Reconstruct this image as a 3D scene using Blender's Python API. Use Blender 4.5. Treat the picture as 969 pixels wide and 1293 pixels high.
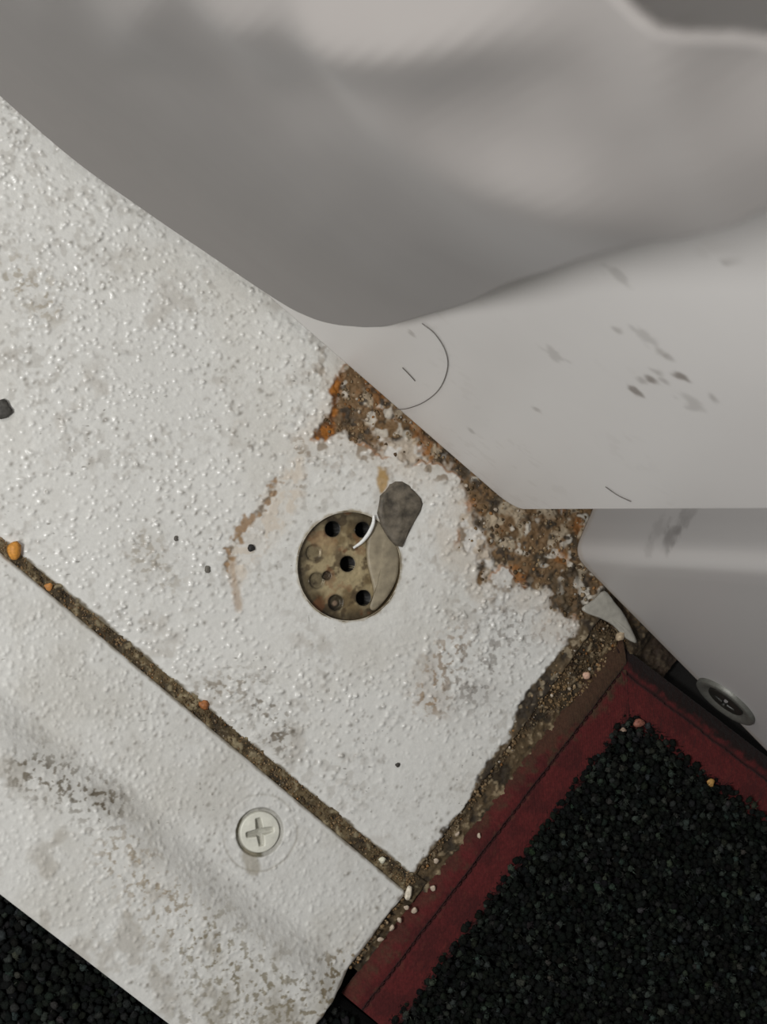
import bpy, math, random
import numpy as np
from mathutils import Vector, Matrix

for o in list(bpy.data.objects):
    bpy.data.objects.remove(o, do_unlink=True)
scn = bpy.context.scene
col = scn.collection
rng = np.random.default_rng(7)

# ------------------------------------------------------------------ camera
TILT = math.radians(20.0)
F_PX, DIST = 2100.0, 420.0            # focal length in pixels of the 969x1293 frame, distance to the floor in mm
FWD = np.array([math.sin(TILT), 0, -math.cos(TILT)])
RGT = np.array([math.cos(TILT), 0, math.sin(TILT)])
UPV = np.array([0, 1.0, 0])
CAM = -DIST * FWD
cd = bpy.data.cameras.new('camera')
cam = bpy.data.objects.new('camera', cd)
col.objects.link(cam)
cam.matrix_world = Matrix(((RGT[0], UPV[0], -FWD[0], CAM[0] * .001), (RGT[1], UPV[1], -FWD[1], CAM[1] * .001),
                           (RGT[2], UPV[2], -FWD[2], CAM[2] * .001), (0, 0, 0, 1)))
cd.sensor_fit = 'AUTO'
cd.sensor_width = 36.0
cd.lens = 36.0 * F_PX / 1293.0
cd.clip_start, cd.clip_end = .005, 50
cd.dof.use_dof = True
cd.dof.focus_distance = .42
cd.dof.aperture_fstop = 34
scn.camera = cam

# ------------------------------------------------------------------ light
world = bpy.data.worlds.new('world')
scn.world = world
world.use_nodes = True
bg = world.node_tree.nodes['Background']
bg.inputs[0].default_value = (1.0, 1.0, 1.0, 1)
bg.inputs[1].default_value = .22
def lamp_at(name, pos, size, energy, color=(1.0, .992, .978)):
    l = bpy.data.lights.new(name, 'AREA')
    l.shape = 'DISK'; l.size = size; l.energy = energy; l.color = color
    o = bpy.data.objects.new(name, l)
    col.objects.link(o)
    o.location = pos
    o.rotation_euler = (-pos).to_track_quat('-Z', 'Y').to_euler()
LP = Vector((-.37, -.04, .43))
lamp_at('left_lamp', LP, .10, 2.5)
lamp_at('falloff_fill', Vector((-.36, .20, .31)), .12, .62)  # added fill without a real fixture, dims the floor towards the lower right
vs = scn.view_settings
vs.view_transform = 'Standard'
vs.look = 'None'
vs.gamma = 1
vs.exposure = -.72
vs.use_curve_mapping = False

# ------------------------------------------------------------------ helpers
def at(x, y, z=0.0):
    d = FWD + (x - 484.5) / F_PX * RGT - (y - 646.5) / F_PX * UPV
    return CAM + (z - CAM[2]) / d[2] * d

def at_plane(x, y, P, n):
    d = FWD + (x - 484.5) / F_PX * RGT - (y - 646.5) / F_PX * UPV
    return CAM + np.dot(P - CAM, n) / np.dot(d, n) * d

def pts(l, z=0.0):
    return np.array([at(x, y, z)[:2] for x, y in l])

def lin(r, g, b, k=1.25):
    def f(v):
        v /= 255.0
        return ((v + .055) / 1.055) ** 2.4 if v > .04045 else v / 12.92
    return np.array([min(f(r) * k, .9), min(f(g) * k, .9), min(f(b) * k, .9)])

def _hash(ix, iy, seed):
    h = (ix.astype(np.int64) * 374761393 + iy.astype(np.int64) * 668265263 + seed * 1442695041) & 0x7fffffff
    h = ((h ^ (h >> 13)) * 1274126177) & 0x7fffffff
    return ((h ^ (h >> 16)) & 0xffff) / 65535.0

def vnoise(x, y, s, seed=0):
    x = np.asarray(x, float) / s + 1000.3
    y = np.asarray(y, float) / s + 1000.7
    ix, iy = np.floor(x), np.floor(y)
    fx, fy = x - ix, y - iy
    fx = fx * fx * (3 - 2 * fx); fy = fy * fy * (3 - 2 * fy)
    a = _hash(ix, iy, seed); b = _hash(ix + 1, iy, seed)
    c = _hash(ix, iy + 1, seed); d = _hash(ix + 1, iy + 1, seed)
    return (a * (1 - fx) + b * fx) * (1 - fy) + (c * (1 - fx) + d * fx) * fy

def fbm(x, y, s, seed=0, o=4):
    t, a, n = 0, 1.0, 0
    for k in range(o):
        t = t + a * vnoise(x, y, s / 2 ** k, seed + 17 * k)
        n += a; a *= .55
    return t / n

def sstep(e0, e1, v):
    t = np.clip((v - e0) / (e1 - e0), 0, 1)
    return t * t * (3 - 2 * t)

def seg_dist(x, y, P, closed=False):
    d = np.full(np.shape(x), 1e9)
    n = len(P)
    for i in range(n if closed else n - 1):
        a, b = P[i], P[(i + 1) % n]
        e = b - a
        L = max(e @ e, 1e-12)
        t = np.clip(((x - a[0]) * e[0] + (y - a[1]) * e[1]) / L, 0, 1)
        d = np.minimum(d, np.hypot(x - a[0] - t * e[0], y - a[1] - t * e[1]))
    return d

def poly_sd(x, y, P):            # negative inside
    d = seg_dist(x, y, P, True)
    ins = np.zeros(np.shape(x), bool)
    n = len(P)
    for i in range(n):
        a, b = P[i], P[(i + 1) % n]
        c = (a[1] > y) != (b[1] > y)
        with np.errstate(divide='ignore', invalid='ignore'):
            xi = (b[0] - a[0]) * (y - a[1]) / (b[1] - a[1] if b[1] != a[1] else 1e-9) + a[0]
        ins ^= c & (x < xi)
    return np.where(ins, -d, d)

def mix(c, tgt, m):
    m = m[..., None]
    return c * (1 - m) + np.asarray(tgt) * m

# ------------------------------------------------------------------ materials
def mat_attr(name, rough=.5, spec=.5, bump=0.0, bscale=1500, metallic=0.0, sub=0.0, attr_rough=False, sheen=0.0, vary=0.0):
    m = bpy.data.materials.new(name)
    m.use_nodes = True
    nt = m.node_tree
    p = nt.nodes['Principled BSDF']
    a = nt.nodes.new('ShaderNodeAttribute'); a.attribute_name = 'Col'
    tc = nt.nodes.new('ShaderNodeTexCoord')
    src = a.outputs['Color']
    if vary:
        nz = nt.nodes.new('ShaderNodeTexNoise'); nz.inputs['Scale'].default_value = bscale * .6; nz.inputs['Detail'].default_value = 4
        nt.links.new(tc.outputs['Object'], nz.inputs['Vector'])
        mr = nt.nodes.new('ShaderNodeMapRange'); mr.inputs[1].default_value = .3; mr.inputs[2].default_value = .7
        mr.inputs[3].default_value = 1 - vary; mr.inputs[4].default_value = 1 + vary
        nt.links.new(nz.outputs['Fac'], mr.inputs[0])
        vm = nt.nodes.new('ShaderNodeVectorMath'); vm.operation = 'SCALE'
        nt.links.new(src, vm.inputs[0]); nt.links.new(mr.outputs[0], vm.inputs['Scale'])
        src = vm.outputs[0]
    nt.links.new(src, p.inputs['Base Color'])
    p.inputs['Roughness'].default_value = rough
    p.inputs['Specular IOR Level'].default_value = spec
    p.inputs['Metallic'].default_value = metallic
    p.inputs['Sheen Weight'].default_value = sheen
    if attr_rough:
        r = nt.nodes.new('ShaderNodeAttribute'); r.attribute_name = 'Rgh'
        nt.links.new(r.outputs['Fac'], p.inputs['Roughness'])
    if bump:
        n2 = nt.nodes.new('ShaderNodeTexNoise'); n2.inputs['Scale'].default_value = bscale; n2.inputs['Detail'].default_value = 3
        nt.links.new(tc.outputs['Object'], n2.inputs['Vector'])
        b = nt.nodes.new('ShaderNodeBump'); b.inputs['Strength'].default_value = bump; b.inputs['Distance'].default_value = .0002
        nt.links.new(n2.outputs['Fac'], b.inputs['Height'])
        nt.links.new(b.outputs['Normal'], p.inputs['Normal'])
    return m

def mat_plain(name, c, rough=.5, spec=.5, metallic=0.0, bump=0.0, bscale=1500, sheen=0.0, trans=0.0, vary=.12):
    m = bpy.data.materials.new(name)
    m.use_nodes = True
    nt = m.node_tree
    p = nt.nodes['Principled BSDF']
    tc = nt.nodes.new('ShaderNodeTexCoord')
    nz = nt.nodes.new('ShaderNodeTexNoise'); nz.inputs['Scale'].default_value = bscale; nz.inputs['Detail'].default_value = 4
    nt.links.new(tc.outputs['Object'], nz.inputs['Vector'])
    r = nt.nodes.new('ShaderNodeValToRGB')
    r.color_ramp.elements[0].position = .3; r.color_ramp.elements[1].position = .7
    r.color_ramp.elements[0].color = (*[v * (1 - vary) for v in c], 1)
    r.color_ramp.elements[1].color = (*[min(v * (1 + vary), 1) for v in c], 1)
    nt.links.new(nz.outputs['Fac'], r.inputs['Fac'])
    nt.links.new(r.outputs['Color'], p.inputs['Base Color'])
    p.inputs['Roughness'].default_value = rough
    p.inputs['Specular IOR Level'].default_value = spec
    p.inputs['Metallic'].default_value = metallic
    p.inputs['Sheen Weight'].default_value = sheen
    p.inputs['Transmission Weight'].default_value = trans
    if bump:
        b = nt.nodes.new('ShaderNodeBump'); b.inputs['Strength'].default_value = bump; b.inputs['Distance'].default_value = .0002
        nt.links.new(nz.outputs['Fac'], b.inputs['Height'])
        nt.links.new(b.outputs['Normal'], p.inputs['Normal'])
    return m

M = {
    'paint': mat_attr('anti_slip_paint', .35, .5, .25, 1800, attr_rough=True, vary=.04),
    'grime': mat_attr('grime', .75, .35, .8, 1600, vary=.25),
    'metal': mat_attr('drain_metal', .42, .5, .3, 1500, metallic=.25, vary=.12),
    'laminate': mat_attr('white_laminate', .38, .5, .06, 2500),
    'pile': mat_attr('carpet_pile', .95, .12, 1.0, 4200, vary=.5),
    'bind': mat_attr('red_binding', .85, .25, .7, 2600, sheen=.1, vary=.2),
    'cloth': mat_attr('curtain_cloth', .85, .2, .12, 1800, sheen=.1),
    'steel': mat_plain('steel', (.17, .17, .15), .45, .5, .35, .3, 900),
    'dark': mat_plain('dark_socket', (.02, .02, .02), .3, .5, .6),
    'sub': mat_plain('subfloor', (.010, .009, .008), .85, .3, bump=.6),
    'thread': mat_plain('dark_thread', (.035, .010, .010), .85, .2, bump=.4, bscale=4000),
    'hair': mat_plain('hair', (.10, .085, .075), .45),
    'tab': mat_plain('tab_putty', tuple(lin(92, 85, 74)), .6, .4, bump=1.0, bscale=420, vary=.6),
    'leaf': mat_plain('tab_leaf', tuple(lin(138, 128, 108)), .5, .45, bump=.5, bscale=380, vary=.25),
    'sliver': mat_plain('white_sliver', (.85, .85, .82), .3),
    'tape': mat_plain('tape', tuple(lin(150, 147, 138)), .35, .5, bscale=600, bump=.4),
}

# ------------------------------------------------------------------ object helpers
def tag(o, label=None, cat=None, group=None, kind=None):
    if label: o['label'] = label
    if cat: o['category'] = cat
    if group: o['group'] = group
    if kind: o['kind'] = kind
    return o

def empty(name, p):
    o = bpy.data.objects.new(name, None)
    o.empty_display_size = .005
    o.location = Vector(p) * .001
    col.objects.link(o)
    return o

def mesh_obj(name, V, Fc, mat, parent=None, colr=None, rgh=None, smooth=True):
    """V in mm (world). One mesh object; keeps world placement below a parent empty."""
    V = np.asarray(V, float)
    org = np.array(parent.matrix_world.translation if False else parent.location) * 1000 if parent else V.mean(0)
    if parent and parent.parent: org = org + np.array(parent.parent.location) * 1000
    me = bpy.data.meshes.new(name)
    W = ((V - org) * .001).astype(np.float32)
    if isinstance(Fc, np.ndarray):
        n, k = Fc.shape
        me.vertices.add(len(W)); me.vertices.foreach_set('co', W.ravel())
        me.loops.add(n * k); me.loops.foreach_set('vertex_index', Fc.astype(np.int32).ravel())
        me.polygons.add(n)
        me.polygons.foreach_set('loop_start', (np.arange(n) * k).astype(np.int32))
        me.polygons.foreach_set('loop_total', np.full(n, k, np.int32))
    else:
        me.from_pydata([tuple(v) for v in W], [], Fc)
    me.update(calc_edges=True)
    me.validate()
    me.polygons.foreach_set('use_smooth', [smooth] * len(me.polygons))
    if colr is not None:
        a = me.attributes.new('Col', 'FLOAT_COLOR', 'POINT')
        c4 = np.ones((len(W), 4), np.float32); c4[:, :3] = colr
        a.data.foreach_set('color', c4.ravel())
    if rgh is not None:
        a = me.attributes.new('Rgh', 'FLOAT', 'POINT')
        a.data.foreach_set('value', np.asarray(rgh, np.float32).ravel())
    me.materials.append(mat)
    o = bpy.data.objects.new(name, me)
    col.objects.link(o)
    if parent:
        o.parent = parent
    else:
        o.location = Vector(org) * .001
    return o

def grid_faces(nr, nc, keep=None):
    i = np.arange(nr * nc).reshape(nr, nc)
    q = np.stack([i[:-1, :-1], i[:-1, 1:], i[1:, 1:], i[1:, :-1]], -1)
    if keep is not None: q = q[keep]
    return q.reshape(-1, 4)

def grid_obj(name, X, Y, Z, mat, parent=None, colr=None, rgh=None, keep=None, skirt=0.0, flip=False, off=None):
    """Height field; skirt gives the sheet a real thickness (edge walls plus underside)."""
    nr, nc = X.shape
    V = np.stack([X, Y, Z], -1).reshape(-1, 3)
    Fc = grid_faces(nr, nc, keep)
    C = None if colr is None else np.asarray(colr).reshape(-1, 3)
    R = None if rgh is None else np.asarray(rgh).ravel()
    if skirt:
        d = np.array([0, 0, -skirt]) if off is None else np.asarray(off)
        idx = np.arange(nr * nc).reshape(nr, nc)
        ring = np.concatenate([idx[0, :-1], idx[:-1, -1], idx[-1, :0:-1], idx[:0:-1, 0]])
        n0 = len(V)
        low = V[ring] + d
        V = np.concatenate([V, low])
        k = np.arange(len(ring)); k2 = np.roll(k, -1)
        S = np.stack([ring[k2], ring[k], n0 + k, n0 + k2], -1)
        Fc = np.concatenate([Fc, S])
        if C is not None: C = np.concatenate([C, C[ring]])
        if R is not None: R = np.concatenate([R, R[ring]])
    if flip: Fc = Fc[:, ::-1]
    return mesh_obj(name, V, Fc, mat, parent, C, R)

def pillow(P, z0, z1, rings=((1, 0), (1, .55), (.93, .85), (.8, .97), (.5, 1.0)), rough=0.0, seed=0):
    """Solid from an outline: side wall, bevelled shoulder and a top; P in mm (world xy)."""
    P = np.asarray(P)
    c = P.mean(0)
    n = len(P)
    V, Fc = [], []
    r = np.random.default_rng(seed)
    for (s, h) in rings:
        for p in P:
            q = c + (p - c) * s
            V.append((q[0], q[1], z0 + (z1 - z0) * h + (r.normal() * rough if h > .5 else 0)))
    m = len(rings)
    for k in range(m - 1):
        for i in range(n):
            j = (i + 1) % n
            Fc.append((k * n + i, k * n + j, (k + 1) * n + j, (k + 1) * n + i))
    V.append((c[0], c[1], z1)); t = len(V) - 1
    for i in range(n):
        Fc.append(((m - 1) * n + i, (m - 1) * n + (i + 1) % n, t))
    Fc.append(tuple(range(n - 1, -1, -1)))
    return V, Fc

def refine(P, k=3):
    P = np.asarray(P, float); n = len(P); out = []
    for i in range(n):
        p0, p1, p2, p3 = P[i - 1], P[i], P[(i + 1) % n], P[(i + 2) % n]
        for j in range(k):
            t = j / k
            out.append(.5 * (2 * p1 + (p2 - p0) * t + (2 * p0 - 5 * p1 + 4 * p2 - p3) * t * t + (3 * p1 - p0 - 3 * p2 + p3) * t ** 3))
    return ccw(np.array(out))

def ccw(P):
    P = np.asarray(P)
    a = np.sum(P[:, 0] * np.roll(P[:, 1], -1) - np.roll(P[:, 0], -1) * P[:, 1])
    return P if a > 0 else P[::-1]

def tube(path, rad, sides=6):
    path = np.asarray(path, float); n = len(path)
    V, Fc = [], []
    for i in range(n):
        t = path[min(i + 1, n - 1)] - path[max(i - 1, 0)]
        t /= np.linalg.norm(t) + 1e-12
        a = np.cross(t, [0.3, .2, 1.0]); a /= np.linalg.norm(a); b = np.cross(t, a)
        r = rad[i] if hasattr(rad, '__len__') else rad
        for k in range(sides):
            w = 2 * math.pi * k / sides
            V.append(path[i] + r * (math.cos(w) * a + math.sin(w) * b))
    for i in range(n - 1):
        for k in range(sides):
            j = (k + 1) % sides
            Fc.append((i * sides + k, i * sides + j, (i + 1) * sides + j, (i + 1) * sides + k))
    Fc.append(tuple(range(sides - 1, -1, -1))); Fc.append(tuple((n - 1) * sides + k for k in range(sides)))
    return V, Fc

def spline(P, k=10):
    P = np.asarray(P, float); Q = np.vstack([2 * P[0] - P[1], P, 2 * P[-1] - P[-2]]); out = []
    for i in range(1, len(Q) - 2):
        p0, p1, p2, p3 = Q[i - 1:i + 3]
        for j in range(k):
            t = j / k
            out.append(.5 * (2 * p1 + (p2 - p0) * t + (2 * p0 - 5 * p1 + 4 * p2 - p3) * t * t + (3 * p1 - p0 - 3 * p2 + p3) * t ** 3))
    out.append(P[-1])
    return np.array(out)

def blobs(cent, rad, colr, seed=0, squash=.7, jit=.28, up=None):
    """Many small irregular pebbles / tufts (20 triangles each) in one array mesh."""
    g = (1 + 5 ** .5) / 2
    iv = np.array([(-1, g, 0), (1, g, 0), (-1, -g, 0), (1, -g, 0), (0, -1, g), (0, 1, g), (0, -1, -g), (0, 1, -g), (g, 0, -1), (g, 0, 1), (-g, 0, -1), (-g, 0, 1)]) / math.hypot(1, g)
    jf = np.array([(0, 11, 5), (0, 5, 1), (0, 1, 7), (0, 7, 10), (0, 10, 11), (1, 5, 9), (5, 11, 4), (11, 10, 2), (10, 7, 6), (7, 1, 8), (3, 9, 4), (3, 4, 2), (3, 2, 6), (3, 6, 8), (3, 8, 9), (4, 9, 5), (2, 4, 11), (6, 2, 10), (8, 6, 7), (9, 8, 1)])
    r = np.random.default_rng(seed); n = len(cent)
    th = r.uniform(0, 2 * math.pi, n); ph = r.uniform(-.9, .9, n)
    v = np.repeat(iv[None], n, 0) * (1 + r.uniform(-jit, jit, (n, 12, 1)))
    v = v * np.stack([r.uniform(.7, 1.35, n), np.ones(n), np.full(n, 1.0)], -1)[:, None]
    c, s = np.cos(th)[:, None], np.sin(th)[:, None]
    x, y, z = v[..., 0], v[..., 1], v[..., 2]
    x, z = x * np.cos(ph)[:, None] - z * np.sin(ph)[:, None], x * np.sin(ph)[:, None] + z * np.cos(ph)[:, None]
    v = np.stack([x * c - y * s, x * s + y * c, z * (squash if up is None else up)], -1) * rad[:, None, None] + cent[:, None]
    F_ = (jf[None] + 12 * np.arange(n)[:, None, None]).reshape(-1, 3)
    return v.reshape(-1, 3), F_, np.repeat(colr, 12, 0)

# ------------------------------------------------------------------ room axes
G1 = at(517, 1103); G0 = at(0, 680)
EU = (G1 - G0)[:2]; EU /= np.linalg.norm(EU)        # along the joint, to the lower right
EV = np.array([-EU[1], EU[0]])                       # across the floor panel, to the upper right
O2 = at(524, 1108)[:2]                               # near corner of the floor panel
def ab(P): d = np.asarray(P)[..., :2] - O2; return d @ EU, d @ EV
def xy(a, b): return O2[0] + a * EU[0] + b * EV[0], O2[1] + a * EU[1] + b * EV[1]
DC = at(441.5, 715)[:2]; DR = 13.6                   # drain

WHITE = lin(205, 204, 199)
def stamp(Z, da, db, n, amp, sig, ss, mask=None, dirt=None):
    nr, nc = Z.shape
    r = np.random.default_rng(ss)
    w = 6
    jj, ii = np.meshgrid(np.arange(-w, w + 1), np.arange(-w, w + 1))
    for k in range(n):
        i, j = r.uniform(w, nr - w - 1), r.uniform(w, nc - w - 1)
        i0, j0 = int(i), int(j)
        a = r.uniform(*amp); s1 = r.uniform(*sig); s2 = s1 * r.uniform(.75, 1.6); th = r.normal(.85, .5)
        if mask is not None: a *= mask[i0, j0]
        y = (ii - (i - i0)) * da; x = (jj - (j - j0)) * db
        u = x * math.cos(th) + y * math.sin(th); v = -x * math.sin(th) + y * math.cos(th)
        Z[i0 - w:i0 + w + 1, j0 - w:j0 + w + 1] += a * np.exp(-((u / s2) ** 2 + (v / s1) ** 2))
        if dirt is not None and r.random() < .30:
            q = r.uniform(0, 6.28); s3 = r.uniform(.22, .45); o1, o2 = s1 * 1.25 * math.cos(q), s1 * 1.25 * math.sin(q)
            dirt[i0 - w:i0 + w + 1, j0 - w:j0 + w + 1] += r.uniform(.25, .95) * np.exp(-(((x - o1) / s3) ** 2 + ((y - o2) / s3 / 1.4) ** 2))

# ------------------------------------------------------------------ floor panel (white anti-slip paint)
ST = .25
av = np.arange(-235, .01, ST); bv = np.arange(0, 128.01, ST)
A, B = np.meshgrid(av, bv)
# the right-hand edge leans a little and is chipped
A = A + sstep(-60, 0, A) * (-.012 * B + (vnoise(B, B * 0, 3, 5) - .5) * .9 * sstep(20, 60, B))
X, Y = xy(A, B)
n_big = fbm(X, Y, 26, 3); n_mid = fbm(X, Y, 7, 11); n_fin = fbm(X, Y, 2.0, 23, 3); n_px = vnoise(X, Y, .6, 31)
rd = np.hypot(X - DC[0], Y - DC[1])
# worn brown zone under the wall panel
PA = pts([(437, 455), (424, 478), (422, 515), (405, 538), (396, 552), (415, 556), (436, 545), (452, 562), (474, 578), (500, 575), (520, 588),
          (548, 592), (572, 600), (588, 622), (588, 648), (573, 672), (578, 694), (601, 700), (606, 740), (628, 726), (662, 744), (690, 738), (704, 772), (735, 790),
          (760, 780), (800, 700), (780, 560), (600, 430)])
sdA = poly_sd(X, Y, PA) + (n_mid - .5) * 7 + (n_fin - .5) * 3.0
mA = sstep(.5, -.9, sdA)
halo = sstep(9, -1, sdA + (n_mid - .5) * 9)
# pale islands of old paint left inside the brown zone
PI1 = pts([(470, 560), (500, 585), (560, 585), (572, 600), (555, 640), (575, 690), (640, 735), (600, 660), (580, 610), (520, 560)])
isl = sstep(1.5, -1.5, poly_sd(X, Y, PI1) + (n_fin - .5) * 6 + (n_mid - .5) * 5)
mA_d = mA * (1 - .75 * isl)
# brown rim of the flaked layer left of the drain
PB = pts([(346, 612), (338, 632), (322, 650), (304, 668), (292, 690), (286, 712), (280, 719)])
PB2 = pts([(292, 706), (296, 735), (302, 766)])
dB = seg_dist(X, Y, PB) + (n_fin - .5) * 4.2 + (n_mid - .5) * 3.0 + (vnoise(X, Y, .9, 411) - .5) * 1.6 + .25
PBt = pts([(346, 612), (322, 650), (300, 672), (283, 718), (295, 735), (302, 768), (318, 720), (345, 690), (372, 640), (385, 600), (380, 570)])
sdB = poly_sd(X, Y, PBt) + (n_mid - .5) * 5
mB = sstep(1.5, .2, dB) * .8; mB2 = sstep(1.5, .2, seg_dist(X, Y, PB2) + (n_fin - .5) * 2.2) * .55
mBt = sstep(2, -2, sdB) * (.25 + .6 * sstep(.45, .62, n_fin))
# orange blobs
def blob_mask(l, soft=.6, jag=2.0): return sstep(soft, -soft, poly_sd(X, Y, pts(l)) + (n_fin - .5) * jag)
mO = blob_mask([(424, 474), (433, 480), (430, 500), (424, 525), (425, 548), (412, 557), (392, 555), (398, 546), (412, 530), (419, 512), (416, 496), (420, 486)])
mY = blob_mask([(478, 590), (488, 592), (492, 604), (490, 618), (481, 622), (476, 606)], .6, 1.5)
# grime along the right-hand edge and the joint
eR = (-A - .0) - 1.2 - 3.6 * sstep(25, 62, B) - (n_mid - .45) * 7 * sstep(2, 40, B) - (n_fin - .5) * 2.6
mR = sstep(.7, -.6, eR)
mJ = sstep(.45, -.2, B - .25 - (n_fin - .5) * 1.3 - (n_mid - .5) * 1.2)
# height
flat = np.clip(sstep(13, 34, rd), .22, 1) * (1 - .75 * sstep(-55, -10, A) * sstep(60, 15, B))
flat *= .55 + .9 * fbm(X, Y, 30, 77, 2)
Z = np.zeros_like(X)
D0 = np.zeros_like(X)
stamp(Z, ST, ST, 11200, (.06, .42), (.26, .52), 3, flat, D0)
Z += (n_fin - .5) * .16 + (n_mid - .5) * .25 + (n_px - .5) * .035
paint_h = Z.copy()
dig = np.clip(mA * (.85 - .5 * isl) + mR * .7 + mO * .3 + mB * .2, 0, 1)
Z = Z - .35 * dig + dig * ((vnoise(X, Y, 1.3, 91) - .5) * .75 + (n_px - .5) * .35)
Z -= .45 * sstep(1.2, 0, B) + .3 * sstep(.8, 0, -A)
Z = Z - .25 * np.exp(-((rd - 15.2) / 1.2) ** 2) * .5
# colour
C = np.ones(X.shape + (3,)) * WHITE
C *= (1 + (n_big[..., None] - .5) * .10)
C = mix(C, lin(182, 178, 168), sstep(.52, .78, n_big) * .4)
C = mix(C, lin(150, 141, 128), sstep(.56, .74, n_mid) * sstep(.45, .62, fbm(X, Y, 18, 55)) * .35)
low = sstep(.46, .30, fbm(X, Y, 1.7, 67, 2)) * sstep(.42, .66, fbm(X, Y, 12, 88, 3))
C = mix(C, lin(150, 144, 134), low * .32)
for l, k, c_ in (([(325, 880), (345, 905), (350, 930)], 7, (120, 112, 100)), ([(575, 818), (560, 845), (545, 880)], 8, (150, 132, 112)), ([(232, 890), (300, 860)], 6, (150, 143, 132)),
                 ([(20, 350), (60, 380)], 8, (165, 158, 145)), ([(378, 560), (382, 590), (376, 612)], 3, (130, 118, 102)), ([(640, 800), (600, 860)], 12, (150, 146, 140)),
                 ([(180, 690), (205, 730)], 8, (170, 165, 155)), ([(690, 790), (725, 800)], 7, (158, 150, 142))):
    dd = seg_dist(X, Y, pts(l)) / k * 5
    C = mix(C, lin(*c_), np.clip(sstep(6, 0, dd) * (sstep(.55, .68, fbm(X, Y, 1.2, 413, 3)) * .85 + .3 * sstep(.4, .66, n_mid)), 0, 1))
# small dark specks caught in the texture
sp = vnoise(X, Y, .75, 201)
C = mix(C, lin(92, 86, 76), sstep(.93, .985, sp) * sstep(.45, .7, fbm(X, Y, 15, 202, 2)) * .8)
C = mix(C, lin(112, 105, 94), np.clip(D0, 0, 1) * sstep(.25, .7, fbm(X, Y, 17, 409, 3)) * .75)
C = mix(C, lin(186, 174, 158), halo * .45)
C = mix(C, lin(120, 102, 80), sstep(14, 0, sdA) * sstep(.56, .70, fbm(X, Y, 2.6, 401, 3)) * sstep(.42, .6, n_mid) * .8)
brown = np.ones(X.shape + (3,)) * lin(110, 86, 58)
brown = mix(brown, lin(66, 54, 38), sstep(.45, .68, fbm(X, Y, 4.5, 301, 3)))
brown = mix(brown, lin(142, 92, 42), sstep(.54, .70, fbm(X, Y, 6.5, 302, 3)) * .7)
brown = mix(brown, lin(164, 150, 128), sstep(.52, .68, fbm(X, Y, 3.0, 303, 3)) * sstep(.38, .55, fbm(X, Y, 9, 306, 2)) * .85)
brown = mix(brown, lin(190, 184, 172), sstep(.60, .70, fbm(X, Y, 2.4, 305, 2)) * sstep(.45, .6, fbm(X, Y, 8, 308, 2)) * .8)
brown = mix(brown, lin(52, 44, 34), sstep(.62, .8, fbm(X, Y, 1.8, 304, 2)) * .9)
brown = mix(brown, lin(62, 56, 42), .75 * sstep(7, 1, poly_sd(X, Y, pts([(690, 725), (715, 728), (728, 765), (712, 776), (695, 760)])) + (n_fin - .5) * 3 + 5))
isc = np.ones(X.shape + (3,)) * lin(176, 164, 148)
isc = mix(isc, lin(112, 96, 78), sstep(.5, .68, n_fin) * .8)
isc = mix(isc, lin(205, 202, 196), sstep(.52, .66, fbm(X, Y, 3.5, 307, 3)) * .8)
C = mix(C, isc, mA * isl)
C = mix(C, lin(196, 186, 172), mBt)
C = C * (1 - (mA * (1 - isl))[..., None]) + brown * (mA * (1 - isl))[..., None]
edge = sstep(.8, 0, np.abs(sdA)) * sstep(.45, .62, n_mid)
C = mix(C, lin(142, 92, 40), edge * .7)
og = mix(np.ones(X.shape + (3,)) * lin(142, 88, 28), lin(92, 58, 26), sstep(.42, .6, n_fin))
C = C * (1 - mO[..., None]) + og * mO[..., None]
C = mix(C, lin(158, 126, 72), mY * .85)
bc = mix(np.ones(X.shape + (3,)) * lin(132, 96, 48), lin(84, 66, 42), sstep(.4, .6, n_fin))
C = C * (1 - mB[..., None]) + bc * mB[..., None]
C = mix(C, lin(150, 120, 84), mB2)
rc = mix(np.ones(X.shape + (3,)) * lin(84, 70, 50), lin(50, 42, 32), sstep(.45, .62, n_mid))
rc = mix(rc, lin(150, 136, 112), sstep(.62, .76, fbm(X, Y, 1.6, 309, 2)) * .7)
C = C * (1 - mR[..., None]) + rc * mR[..., None]
C = mix(C, lin(92, 82, 62), mJ * .9)
# drain rim stains
C = mix(C, lin(150, 140, 120), sstep(.9, .1, rd - DR + (n_fin - .5) * 1.2) * .8)
Rg = .22 + .14 * n_mid + .45 * np.clip(mA + mR + mO * .3, 0, 1)
# cut the drain opening, edge snapped to the circle
near = np.abs(rd - DR) < ST * .75
sc = np.where(near, DR / np.maximum(rd, 1e-6), 1)
X = DC[0] + (X - DC[0]) * sc; Y = DC[1] + (Y - DC[1]) * sc
ins = (rd < DR - ST * .7)
keep = ~(ins[:-1, :-1] | ins[1:, :-1] | ins[:-1, 1:] | ins[1:, 1:])
floor = grid_obj('floor', X, Y, Z, M['paint'], None, np.clip(C, 0, .9), Rg, keep, skirt=2.6)
tag(floor, 'white anti-slip painted floor panel with brown corrosion around the drain', kind='structure')

# subfloor below everything
sx, sy = np.meshgrid(np.linspace(-420, 420, 30), np.linspace(-420, 420, 30))
sub = grid_obj('floor_base', sx, sy, -6.5 + 0 * sx, M['sub'], None, skirt=4)
tag(sub, 'dark subfloor under the white panel and carpets', kind='structure')

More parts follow.
